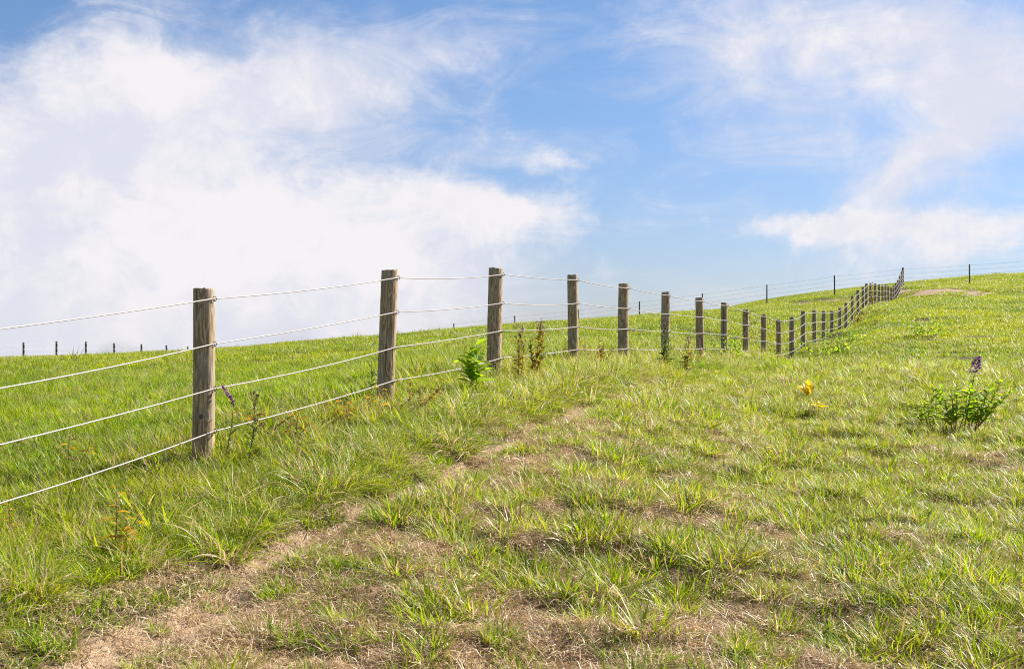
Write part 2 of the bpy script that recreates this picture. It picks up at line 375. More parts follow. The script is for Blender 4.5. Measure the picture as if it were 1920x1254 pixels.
def plain(name, c, rough=.6, metal=0, nscale=40, var=.25, trans=0):
    m, t, o = mat(name)
    pos = t.add('ShaderNodeTexCoord').outputs['Object']
    a = t.add('ShaderNodeSeparateColor', {0: t.add('ShaderNodeAttribute', attribute_name='bl').outputs['Color']})
    k = t.m('ADD', t.m('MULTIPLY', t.noise(pos, nscale, 3), .6), t.m('MULTIPLY', a.outputs[0], .4))
    cc = t.mix(k, [v*(1-var) for v in c], [min(1, v*(1+var)) for v in c])
    p = t.add('ShaderNodeBsdfPrincipled', {'Base Color': cc, 'Roughness': rough, 'Metallic': metal})
    sh = p.outputs[0]
    if trans:
        tr = t.add('ShaderNodeBsdfTranslucent', {'Color': cc}); sh = t.add('ShaderNodeMixShader', {0: trans, 1: sh, 2: tr.outputs[0]}).outputs[0]
    t.l.new(sh, o.inputs[0]); return m
def leaf_mat(name, c0, c1, edge, trans=.45):
    m, t, o = mat(name)
    a = t.add('ShaderNodeSeparateColor', {0: t.add('ShaderNodeAttribute', attribute_name='bl').outputs['Color']})
    pos = t.add('ShaderNodeTexCoord').outputs['Object']
    c = t.mix(a.outputs[0], c0, c1); c = t.mix(t.m('MULTIPLY', t.ss(t.noise(pos, 22, 4), .46, .66), a.outputs[1]), c, edge)
    p = t.add('ShaderNodeBsdfPrincipled', {'Base Color': c, 'Roughness': .45, 'Specular IOR Level': .35})
    tr = t.add('ShaderNodeBsdfTranslucent', {'Color': t.mix(1.0, c, (1.4, 1.35, .8), 'MULTIPLY')})
    t.l.new(t.add('ShaderNodeMixShader', {0: trans, 1: p.outputs[0], 2: tr.outputs[0]}).outputs[0], o.inputs[0]); return m
M_ground = ground_mat()
M_wood = wood_mat('weathered_pine', (.20, .14, .08), (.47, .355, .225), (.27, .19, .11))
M_dark = wood_mat('dark_weathered_wood', (.055, .050, .040), (.12, .105, .08), (.05, .045, .035), (.10, .10, .085))
M_rope = plain('white_polymer_rope', (.32, .285, .275), .38, 0, 200, .06)
M_wire = plain('grey_steel_wire', (.30, .30, .33), .5, .3)
M_staple = plain('rusty_staple_steel', (.11, .08, .065), .5, .5)
M_clip = plain('pale_plastic_clip', (.42, .46, .44), .5)
M_stem = plain('green_weed_stem', (.15, .19, .045), .6, 0, 60, .35, .15)
M_bstem = plain('brown_weed_stem', (.19, .11, .055), .7, 0, 60, .35)
M_lgreen = leaf_mat('bright_green_leaf', (.13, .25, .015), (.30, .44, .02), (.40, .38, .04), .58)
M_ldark = leaf_mat('dark_green_leaf', (.040, .085, .014), (.11, .19, .025), (.15, .16, .03))
M_gold = leaf_mat('golden_leaf', (.34, .25, .02), (.50, .34, .03), (.36, .15, .02))
M_lyel = leaf_mat('yellow_leaf', (.52, .40, .02), (.70, .58, .04), (.55, .28, .02))
M_lolive = leaf_mat('olive_autumn_leaf', (.12, .12, .022), (.36, .30, .04), (.36, .16, .035), .5)
M_lbrown = leaf_mat('brown_dead_leaf', (.09, .045, .025), (.22, .12, .05), (.26, .18, .06), .3)
M_lrust = leaf_mat('rusty_autumn_leaf', (.16, .07, .025), (.46, .26, .045), (.42, .34, .04))
M_pur = plain('purple_florets', (.27, .035, .38), .95, 0, 200, .5, .1)
M_mauve = plain('faded_mauve_florets', (.34, .20, .30), .8, 0, 200, .5, .2)
M_seed = plain('brown_seed_head', (.15, .075, .06), .9, 0, 200, .5)
M_yflow = plain('yellow_petals', (.85, .68, .02), .6, 0, 100, .1, .3)

# ------------------------------------------------------------------ the hillside, one sheet
NR, NC = 760, 560
yy = np.r_[np.linspace(-12, 3.5, 40), np.geomspace(4, 600, NR-40+0)-.35]
yy = np.sort(yy); NR = len(yy)
tt = np.linspace(-1, 1, NC); tt = .62*tt+.38*tt**3
YY = np.repeat(yy[:, None], NC, 1); XX = tt[None]*(6+.85*np.maximum(YY, 0))
ZZ = ground(XX.ravel(), YY.ravel())
V = np.c_[XX.ravel(), YY.ravel(), ZZ]
idx = np.arange(NR*NC).reshape(NR, NC)
Q = np.stack([idx[:-1, :-1], idx[:-1, 1:], idx[1:, 1:], idx[1:, :-1]], -1).reshape(-1, 4)
xr, yr = XX.ravel(), YY.ravel()
bare = np.clip(path_m(xr, yr)+far_bare(xr, yr)+sstep(dry_m(xr, yr), .72, 1.0)*.35, 0, 1)
msk = np.c_[bare, sstep(dry_m(xr, yr), .05, .55), 1-bare]
gm = smooth(fast_mesh('hillside', V, Q, None, msk, 'msk')); gm.materials.append(M_ground)
go = bpy.data.objects.new('hillside', gm); COL.objects.link(go); tag(go, kind='structure')

# ------------------------------------------------------------------ grass: small tufts of real blades, scattered
PROTO = bpy.data.collections.new('grass_tufts')           # not linked: only feeds the scatter
def tuft(i, seed, nb, L, w, rad, lean, curl, seg=4, dry=.1, ragged=.4, flat=0.0, out=.6, dirn=None):
    g = np.random.default_rng(seed)
    ph = g.uniform(0, 2*np.pi, nb); rr = rad*np.sqrt(g.uniform(0, 1, nb)); bx, by = rr*np.cos(ph), rr*np.sin(ph)
    az = np.where(g.random(nb) < out, ph+g.normal(0, .5, nb), g.uniform(0, 2*np.pi, nb))
    if dirn is not None: az = dirn+g.normal(0, .55, nb)
    le = g.uniform(L[0], L[1], nb)*(1-ragged*g.random(nb)**2); th = g.uniform(lean[0], lean[1], nb); cu = g.uniform(curl[0], curl[1], nb)
    wd = w*g.uniform(.65, 1.35, nb); tw = g.uniform(-1.1, 1.1, nb); bend = g.normal(0, .35, nb)
    isd = (g.random(nb) < dry).astype(float); rn = g.random(nb)
    x, y, z = bx.copy(), by.copy(), np.full(nb, -.006); ring = []; col = []
    t0 = np.linspace(0, 1, seg+1)
    for s in range(seg+1):
        t = t0[s]; a = az+bend*t
        sxv = np.cos(a+np.pi/2)*np.cos(tw); syv = np.sin(a+np.pi/2)*np.cos(tw); szv = np.sin(tw)*.6
        hw = wd*.5*(1-t**1.7)*(.75+.25*min(1, t*4))
        if s < seg:
            ring.append(np.c_[x-sxv*hw, y-syv*hw, z-szv*hw]); ring.append(np.c_[x+sxv*hw, y+syv*hw, z+szv*hw])
            col += [np.c_[rn, np.full(nb, t), isd]]*2
        else: ring.append(np.c_[x, y, z]); col.append(np.c_[rn, np.full(nb, t), isd])
        q = th+cu*(t+.5/seg); st = le/seg
        x = x+np.sin(q)*np.cos(a)*st; y = y+np.sin(q)*np.sin(a)*st; z = np.maximum(z+np.cos(q)*st, .004+flat*rn*.03)
    nv = 2*seg+1; VV = np.stack(ring, 1).reshape(-1, 3); CC = np.stack(col, 1).reshape(-1, 3); o = np.arange(nb)*nv
    qs = np.concatenate([np.c_[o+2*s, o+2*s+1, o+2*s+3, o+2*s+2] for s in range(seg-1)]); ts = np.c_[o+nv-3, o+nv-2, o+nv-1]
    me = fast_mesh('grass_tuft', VV, qs, ts, CC); me.materials.append(M_straw if dry > .8 else M_grass)
    ob = bpy.data.objects.new('grass_tuft_%02d' % i, me); PROTO.objects.link(ob)
K = {}
def kind(name, cnt, **kw):
    K[name] = []
    for j in range(cnt):
        i = sum(len(v) for v in K.values()); tuft(i, 100+i*7, **kw); K[name].append(i)
kind('field', 4, nb=34, L=(.07, .18), w=.0082, rad=.085, lean=(.1, .95), curl=(.2, 1.5), dry=.05)
kind('mat', 4, nb=40, L=(.035, .10), w=.0058, rad=.085, lean=(.1, 1.1), curl=(.1, 1.2), seg=3, dry=.26)
kind('straw', 5, nb=42, L=(.05, .16), w=.0046, rad=.10, lean=(1.15, 1.62), curl=(-.2, .35), seg=3, dry=1.0, flat=1.0, out=.2)
kind('tall', 4, nb=34, L=(.12, .30), w=.0062, rad=.08, lean=(.05, .85), curl=(.3, 1.8), seg=5, dry=.13)
kind('clump', 4, nb=120, L=(.15, .34), w=.0062, rad=.095, lean=(.1, 1.05), curl=(.6, 1.9), seg=6, dry=.32, out=.9)
kind('bunch', 6, nb=105, L=(.07, .19), w=.0074, rad=.085, lean=(.15, 1.15), curl=(.1, 1.0), seg=4, dry=.27, out=.92)
kind('tallweed', 4, nb=20, L=(.14, .34), w=.015, rad=.06, lean=(.05, .7), curl=(.2, 1.1), seg=5, dry=.18, out=.8)
kind('broadleaf', 4, nb=14, L=(.05, .13), w=.030, rad=.05, lean=(.3, 1.2), curl=(.2, .9), seg=5, dry=.06, out=.9)
kind('swept', 3, nb=60, L=(.10, .24), w=.0055, rad=.08, lean=(.6, 1.25), curl=(.3, .9), seg=4, dry=.5, dirn=2.6)
kind('pale', 3, nb=14, L=(.22, .46), w=.0036, rad=.07, lean=(.05, .7), curl=(.1, 1.0), seg=5, dry=.75)
kind('patch', 5, nb=430, L=(.06, .17), w=.020, rad=.60, lean=(.1, 1.0), curl=(.1, 1.2), seg=3, dry=.09, out=0)
kind('roughpatch', 3, nb=420, L=(.10, .30), w=.018, rad=.50, lean=(.1, .95), curl=(.1, 1.2), seg=3, dry=.22, out=0)

def scatter_object(name, X, Y, kinds, scl, tint, sink=None):
    Z = ground(X, Y)-(0 if sink is None else sink)
    e = .15; e = np.where(Y > 33, .5, .15); gx = (ground(X+e, Y)-ground(X-e, Y))/(2*e); gy = (ground(X, Y+e)-ground(X, Y-e))/(2*e)
    gx = np.where(Y > 33, gx, gx*.6); gy = np.where(Y > 33, gy, gy*.6)
    g = np.random.default_rng(len(X)); yaw = g.uniform(0, 2*np.pi, len(X))
    sw = np.isin(kinds, K['swept']); yaw = np.where(sw, g.normal(0, .6, len(X)), yaw)
    a = gx*np.cos(yaw)+gy*np.sin(yaw); b = -gx*np.sin(yaw)+gy*np.cos(yaw)
    me = bpy.data.meshes.new(name); me.vertices.add(len(X)); me.vertices.foreach_set('co', np.c_[X, Y, Z].astype(np.float32).ravel())
    me.attributes.new('idx', 'INT', 'POINT').data.foreach_set('value', kinds.astype(np.int32))
    me.attributes.new('rot', 'FLOAT_VECTOR', 'POINT').data.foreach_set('vector', np.c_[np.arctan(b), -np.arctan(a), yaw].astype(np.float32).ravel())
    me.attributes.new('scl', 'FLOAT', 'POINT').data.foreach_set('value', scl.astype(np.float32))
    me.attributes.new('tint', 'FLOAT', 'POINT').data.foreach_set('value', tint.astype(np.float32))
    me.materials.append(M_grass)
    ob = bpy.data.objects.new(name, me); COL.objects.link(ob)
    ng = bpy.data.node_groups.new(name+'_scatter', 'GeometryNodeTree')
    ng.interface.new_socket('Geometry', in_out='INPUT', socket_type='NodeSocketGeometry')
    ng.interface.new_socket('Geometry', in_out='OUTPUT', socket_type='NodeSocketGeometry')
    N = ng.nodes; gi = N.new('NodeGroupInput'); goo = N.new('NodeGroupOutput'); ci = N.new('GeometryNodeCollectionInfo')
    ci.inputs[0].default_value = PROTO; ci.inputs[1].default_value = True; ci.inputs[2].default_value = True
    ip = N.new('GeometryNodeInstanceOnPoints'); ip.inputs['Pick Instance'].default_value = True
    def at(nm, ty):
        q = N.new('GeometryNodeInputNamedAttribute'); q.data_type = ty; q.inputs[0].default_value = nm; return q.outputs[0]
    er = N.new('FunctionNodeEulerToRotation'); L = ng.links
    L.new(gi.outputs[0], ip.inputs['Points']); L.new(ci.outputs[0], ip.inputs['Instance']); L.new(at('idx', 'INT'), ip.inputs['Instance Index'])
    L.new(at('rot', 'FLOAT_VECTOR'), er.inputs[0]); L.new(er.outputs[0], ip.inputs['Rotation']); L.new(at('scl', 'FLOAT'), ip.inputs['Scale'])
    L.new(ip.outputs[0], goo.inputs[0])
    md = ob.modifiers.new('scatter', 'NODES'); md.node_group = ng
    return ob
rng = np.random.default_rng(4)
def wedge(y0, y1, dens, wid=.46, pad=1.6):
    area = wid*(y1*y1-y0*y0)+2*pad*(y1-y0); m = int(area*dens)
    Y = np.sqrt(rng.uniform(y0*y0, y1*y1, m)); return rng.uniform(-1, 1, m)*(wid*Y+pad), Y
GR = {'field_grass': [], 'verge_grass': [], 'grazed_turf': [], 'dry_straw': [], 'upland_grass': []}
def put(dest, X, Y, names, sc, tint, keep, sink=None):
    keep = np.asarray(keep) > rng.random(len(X)); X, Y = X[keep], Y[keep]; m = len(X)
    ids = np.array([i for nm in names for i in K[nm]])
    s = sc[keep] if hasattr(sc, '__len__') else np.full(m, sc)
    t = tint[keep] if hasattr(tint, '__len__') else np.full(m, tint)
    GR[dest].append((X, Y, rng.choice(ids, m), s*rng.uniform(.75, 1.25, m), np.clip(t+rng.normal(0, .12, m), 0, 1), np.full(m, sink or 0.0)))
for (y0, y1, dn, sc) in ((4.6, 13, 1.0, 1.0), (13, 22, .62, 1.15), (22, 34, .33, 1.5)):
    # behind the fence: even lush grass
    X, Y = wedge(y0, y1, 210*dn); s = soff(X, Y); nz = fbm(X*.8, Y*.8, 31, 3)
    put('field_grass', X, Y, ['field'], sc*(.75+.7*nz), .08+.35*sstep(nz, .55, .8), (s < -.25)*(.35+.6*sstep(nz, .4, .6)))
    X, Y = wedge(y0, y1, 34*dn); s = soff(X, Y); gz = fbm(X*1.2, Y*1.2, 33, 3)
    put('field_grass', X, Y, ['bunch'], sc*(.6+.8*gz), .25, (s < -.5)*.85)
    put('field_grass', X, Y, ['clump'], sc*.62, .1, (s < -.6)*.10)
    put('field_grass', X, Y, ['broadleaf'], sc*1.1, .15, (s < -.3)*.22*sstep(gz, .45, .6))
    X, Y = wedge(y0, y1, 26*dn); s = soff(X, Y)
    put('field_grass', X, Y, ['pale'], sc*.5, .3, (s < -.4)*.3)
    # the ungrazed strip along the fence
    X, Y = wedge(y0, y1, 230*dn); s = soff(X, Y); pm = path_m(X, Y); edge = 1.22+.75*(fbm(X*1.1, Y*1.1, 41, 2)-.5)
    inside = (s > -.7)*(s < edge)*(pm < .5); far = 1-.55*sstep(Y, 18, 26)
    nz = fbm(X*1.4, Y*1.4, 43, 3)
    put('verge_grass', X, Y, ['tall'], sc*(.5+.55*nz), .22+.5*sstep(nz, .45, .75), inside*.62*far)
    put('verge_grass', X, Y, ['field', 'mat'], sc*1.0, .2, inside*.8)
    X, Y = wedge(y0, y1, 26*dn); s = soff(X, Y); edge = 1.24+.75*(fbm(X*1.1, Y*1.1, 41, 2)-.5); e2 = np.exp(-((s-edge+.20)/.30)**2)
    put('verge_grass', X, Y, ['clump'], sc*1.18, .30, e2*.75*(path_m(X, Y) < .5)*(1-sstep(Y, 14, 22)))
    put('verge_grass', X, Y, ['clump'], sc*.8, .15, (s > -.6)*(s < 1.0)*.12)
    put('verge_grass', X, Y, ['broadleaf'], sc*1.25, .35, (s > -.9)*(s < .9)*.5)
    put('verge_grass', X, Y, ['tallweed'], sc*.9, .45, (s > -.8)*(s < .8)*.35*(.3+sstep(fbm(X*1.5, Y*1.5, 71, 2), .45, .6)))
    put('verge_grass', X, Y, ['pale'], sc*.75, .4, (s > -.8)*(s < 1.25)*.55)
    # grazed side
    X, Y = wedge(y0, y1, 240*dn); s = soff(X, Y); pm = path_m(X, Y); dm = dry_m(X, Y); ok = (s > 1.12+.75*(fbm(X*1.1, Y*1.1, 41, 2)-.5))*(pm < .45)
    gz = fbm(X*2.3, Y*2.3, 51, 3)
    put('grazed_turf', X, Y, ['mat', 'bunch'], sc*.6, .1, (s > .9)*(s < 2.6)*(pm >= .3)*sstep(fbm(X*3.1, Y*3.1, 57, 2), .52, .68)*.20)
    put('dry_straw', X, Y, ['straw'], sc*.8, .2, (pm > .3)*.20)
    put('grazed_turf', X, Y, ['mat'], sc*1.05, .12+.35*sstep(Y, 8, 16), ok*np.clip(1.0-1.05*dm, .05, 1)*(.34+.40*sstep(Y, 11, 22)))
    put('grazed_turf', X, Y, ['field'], sc*(.45+.45*gz), .15+.4*sstep(Y, 8, 18), ok*np.clip(sstep(gz, .42, .62)*(1.05-dm)+.55*sstep(Y, 9, 18), 0, 1)*.62)
    X, Y = wedge(y0, y1, 46*dn); s = soff(X, Y); pm = path_m(X, Y); dm = dry_m(X, Y); ok = (s > 1.7)*(pm < .3); gz = fbm(X*1.9, Y*1.9, 53, 2)
    put('grazed_turf', X, Y, ['bunch'], sc*(.62+.95*gz), .25, ok*(.36+.64*sstep(gz, .42, .58))*(1-.42*dm))
    put('grazed_turf', X, Y, ['broadleaf'], sc*.7, .2, ok*.05)
    put('grazed_turf', X, Y, ['swept'], sc*.9, .12, ok*(.14+.5*sstep(gz, .46, .62))*(1-.5*dm))
    X, Y = wedge(y0, y1, 5.0*dn); s = soff(X, Y); dm = dry_m(X, Y)
    put('grazed_turf', X, Y, ['clump'], sc*.66, .05, (s > 1.9)*.75*(1-.35*dm)*(path_m(X, Y) < .2))
    # straw
    X, Y = wedge(y0, y1, 150*dn); s = soff(X, Y); dm = dry_m(X, Y); pm = path_m(X, Y)
    put('dry_straw', X, Y, ['straw'], sc, .2, (s > 1.0)*np.clip(.58*(1-.6*sstep(Y, 14, 26))+1.0*sstep(dm, .1, .6), 0, 1)*(1-.86*pm))
    put('dry_straw', X, Y, ['straw'], sc*.9, .2, (s > -.8)*(s < 1.3)*.14)
_f = np.array([(p[0]+.17*math.cos(q)*u, p[1]+.17*math.sin(q)*u) for p in POSTS[:16] for q, u in zip(rng.uniform(3.3, 6.2, 7), rng.uniform(.7, 1.7, 7))])
put('verge_grass', _f[:, 0], _f[:, 1], ['tall', 'clump', 'field'], .8, .3, np.ones(len(_f)))
for (y0, y1, dn, nm, sc) in ((33, 62, 2.7, 'patch', .95), (60, 150, 1.6, 'patch', 1.2)):
    X, Y = wedge(y0, y1, dn, .46, 3); fb = far_bare(X, Y); nz = fbm(X*.25, Y*.25, 61, 3)
    put('upland_grass', X, Y, [nm], sc*(.7+.6*nz), .14+.4*sstep(nz, .4, .7), (1-.93*sstep(fb, .2, .6)), .01)
    put('upland_grass', X, Y, ['bunch', 'clump'], 1.6, .5, sstep(fb, .2, .5)*.5)
    X, Y = wedge(y0, y1, dn*.25, .46, 3); s = soff(X, Y); fb = far_bare(X, Y)
    put('upland_grass', X, Y, ['roughpatch'], sc*.9, .15, .75*(fbm(X*.4, Y*.3, 63, 2) > .52)*(fb < .3)+.8*(np.abs(s) < 1.1)*(fb < .3), .01)
X, Y = wedge(42, 112, .06, .46, 3); s = soff(X, Y)
put('upland_grass', X, Y, ['tallweed', 'tall', 'clump'], 1.7, .1, (s < -2)*(fbm(X*.15, Y*.15, 91, 2) > .45))
GLAB = {'field_grass': ('lush green pasture grass behind the rope fence', 'grass'), 'verge_grass': ('tall ungrazed yellow-green grass along the foot of the rope fence', 'grass'),
        'grazed_turf': ('short patchy green turf on the grazed side right of the path', 'grass'), 'dry_straw': ('dead tan straw lying on the worn turf and path edge', 'straw'),
        'upland_grass': ('distant sunlit grass covering the upper hillside', 'grass')}
for nm, parts in GR.items():
    A = [np.concatenate([p[i] for p in parts]) for i in range(6)]
    tag(scatter_object(nm, *A), GLAB[nm][0], GLAB[nm][1], None, 'stuff')

# ------------------------------------------------------------------ fences
def post_mesh(r, h, seed, sides=20, bury=.35, cut=.0, flat=0.0, taper=.04):
    g = np.random.default_rng(seed); zs = np.r_[-bury, np.linspace(0, h-.012, 14), h-.004, h]; vs = []; fs = []
    ph = g.uniform(0, 6.28, 3)
    for i, z in enumerate(zs):
        sc = 1+taper*(1-z/h); sc *= (1 if i < len(zs)-2 else (.975 if i == len(zs)-2 else .93))
        cx = .006*math.sin(z*2.1+ph[0]); cy = .006*math.sin(z*1.7+ph[1])
        for j in range(sides):
            a = 2*math.pi*j/sides
            rr = r*sc*(1+.022*math.sin(3*a+ph[2]+z*.6)+.014*math.sin(5*a+ph[0]-z)+.008*g.normal())
            x, y = rr*math.cos(a), rr*math.sin(a)
            if flat: y = max(y, -r*flat)
            zz = z+(cut*x+.4*cut*y if i >= len(zs)-3 else 0)+(.003*g.normal() if i >= len(zs)-2 else 0)
            vs.append((cx+x, cy+y, zz))
    m = len(zs)
    for i in range(m-1):
        for j in range(sides): fs.append((i*sides+j, i*sides+(j+1) % sides, (i+1)*sides+(j+1) % sides, (i+1)*sides+j))
    vs.append((cx, cy, h+.001)); c = len(vs)-1
    for j in range(sides): fs.append(((m-1)*sides+j, (m-1)*sides+(j+1) % sides, c))
    me = bpy.data.meshes.new('post'); me.from_pydata(vs, [], fs); smooth(me)
    for p in me.polygons[-2*sides:]: p.use_smooth = False
    return me
NRM = Vector((1/FN, -FB/FN, 0)); ALG = Vector((FB/FN, 1/FN, 0))
WZ = (.070, .400, .722, 1.035)                            # rope heights below the post top
LEAN = {1: (.0, -.006), 2: (.024, .0), 3: (.008, .0), 4: (.0, 0), 7: (-.03, 0), 11: (-.012, 0)}
RAD = {1: .077, 2: .079, 3: .083, 4: .071, 5: .083, 6: .075, 7: .078, 8: .075, 9: .075, 10: .07}
fence = empty('rope_fence', Vector(POSTS[1])-Vector((0, 0, PH)))
tag(fence, 'weathered round wooden posts carrying four white ropes, running up the hill beside the path', 'fence')
FI = fence.location.copy()
attach = [[], [], [], []]
rnd = random.Random(3)
for k, p in enumerate(POSTS):
    last = k == len(POSTS)-1
    h = 1.72 if last else PH; r = .085 if last else RAD.get(k, .074+rnd.uniform(-.006, .006))
    me = post_mesh(r, h, 40+k, 20 if k < 12 else 12, cut=rnd.uniform(-.06, .06), flat=0); me.materials.append(M_wood if k < 9 else M_wood)
    o = bpy.data.objects.new('post', me); COL.objects.link(o); o.parent = fence
    o.location = Vector(p)-Vector((0, 0, h))-FI
    lx, ly = LEAN.get(k, (rnd.uniform(-.012, .012), rnd.uniform(-.01, .01)))
    # lean about the top so that the head stays where it is
    o.rotation_euler = (-ly, lx, 0); o.location.x -= math.sin(lx)*h; o.location.y += -math.sin(ly)*h*0
    if k == 1:                                            # dark knot in the face towards the path
        mb = MB(); kv = [(0, -r*1.05-.004, h-.92)]; kf = []
        for rr_, dy in ((.010, -.003), (.017, .0015), (.024, .006)):
            for q in range(12):
                aa = q*math.pi/6; xx = rr_*math.cos(aa)*.85; kv.append((xx, -math.sqrt((r*1.05)**2-xx*xx)+dy-.004, h-.92+rr_*math.sin(aa)*1.15))
        for q in range(12):
            kf.append((0, 1+q, 1+(q+1) % 12))
            for ri in (1, 13): kf.append((ri+q, ri+12+q, ri+12+(q+1) % 12, ri+(q+1) % 12))
        mb.add(kv, kf); mb.build('knot', M_dark, o, True)
    if k == 1: o['label'] = 'nearest post with a dark knot above the lowest rope'
    if last: o['label'] = 'taller corner post where the fence meets the ridge fence'
    for i, dz in enumerate(WZ):
        if last: dz = dz+.02
        tilt = Vector((-math.sin(lx)*dz, 0, 0))
        q = Vector(p)+tilt-Vector((0, 0, dz+rnd.uniform(-.006, .006)))+NRM*(r*1.03+.008)
        attach[i].append(q)
        if 0 < k < 22:                                    # wire staple round the rope
            mb = MB(); loc = o.location+FI
            c = q-loc; pts = []
            for tq in np.linspace(-2.2, 2.2, 9): pts.append(c+NRM*(.013*math.cos(tq)+.002)+Vector((0, 0, .017*math.sin(tq)))+ALG*.012)
            pts = [pts[0]-NRM*.03]+pts+[pts[-1]-NRM*.03]
            pts = [Matrix.Rotation(-lx, 3, 'Y')@v for v in pts]
            mb.tube(pts, .0032, 5); mb.build('staple', M_staple, o, True)
for i in range(4):
    pts = []; rad = []
    A = attach[i]
    for k in range(len(A)-1):
        a, b = A[k], A[k+1]; sag = .010+.004*((k*7+i*3) % 5)
        for j in range(8):
            t = j/8; q = a.lerp(b, t); q.z -= sag*4*t*(1-t); pts.append(q-FI); rad.append(.0047+.0050*min(1, max(0, (q.y-9)/45)))
    pts.append(A[-1]-FI); rad.append(.0115)
    mb = MB(); mb.tube(pts, rad, 8); mb.build('rope', M_rope, fence, True)

def line_fence(name, label, tops, H, r, wires, wr, mat_p, mat_w, clip=None, top_extra=0):
    ro = empty(name, Vector(tops[0])-Vector((0, 0, H))); tag(ro, label, 'fence'); O = ro.location.copy()
    for k, p in enumerate(tops):
        g = float(macro([p[0]], [p[1]])[0]); h = max(H, p[2]-g)
        me = post_mesh(r, h, 900+k+len(tops)*50, 10, cut=0, bury=.5); me.materials.append(mat_p)
        o = bpy.data.objects.new('post', me); COL.objects.link(o); o.parent = ro; o.location = Vector(p)-Vector((0, 0, h))-O
        if clip:
            for dz in wires:
                mb = MB(); mb.tube([Vector((0, 0, h-dz-.03)), Vector((0, 0, h-dz+.03))], r*1.25, 8); mb.build('insulator', clip, o)
    for dz in wires:
        pts = []
        for k in range(len(tops)-1):
            a, b = Vector(tops[k]), Vector(tops[k+1])
            for j in range(4):
                t = j/4; q = a.lerp(b, t); q.z -= dz+.03*4*t*(1-t); pts.append(q-O+Vector((0, -r-.01, 0)))
        pts.append(Vector(tops[-1])-O-Vector((0, r+.01, dz)))
        mb = MB(); mb.tube(pts, wr, 5); mb.build('wire', mat_w, ro)
    return ro
ridge = [F2[i] for i in range(7)]+[POSTS[-1]+np.array([.05, .25, -.03])]+F2[7:]
line_fence('ridge_fence', 'thin dark posts with fine grey wires along the ridge against the sky', F2[:7]+[POSTS[-1]+np.array([.0, .22, -.05])]+F2[7:], F2H, .055, (.08, .45, .82, 1.19), .0055, M_dark, M_wire)
line_fence('far_field_fence', 'short dark posts with pale bands behind the grass crest at the far left', F3, 1.27, .068, (.10, .42, .74, 1.05), .003, M_dark, M_wire, M_clip)

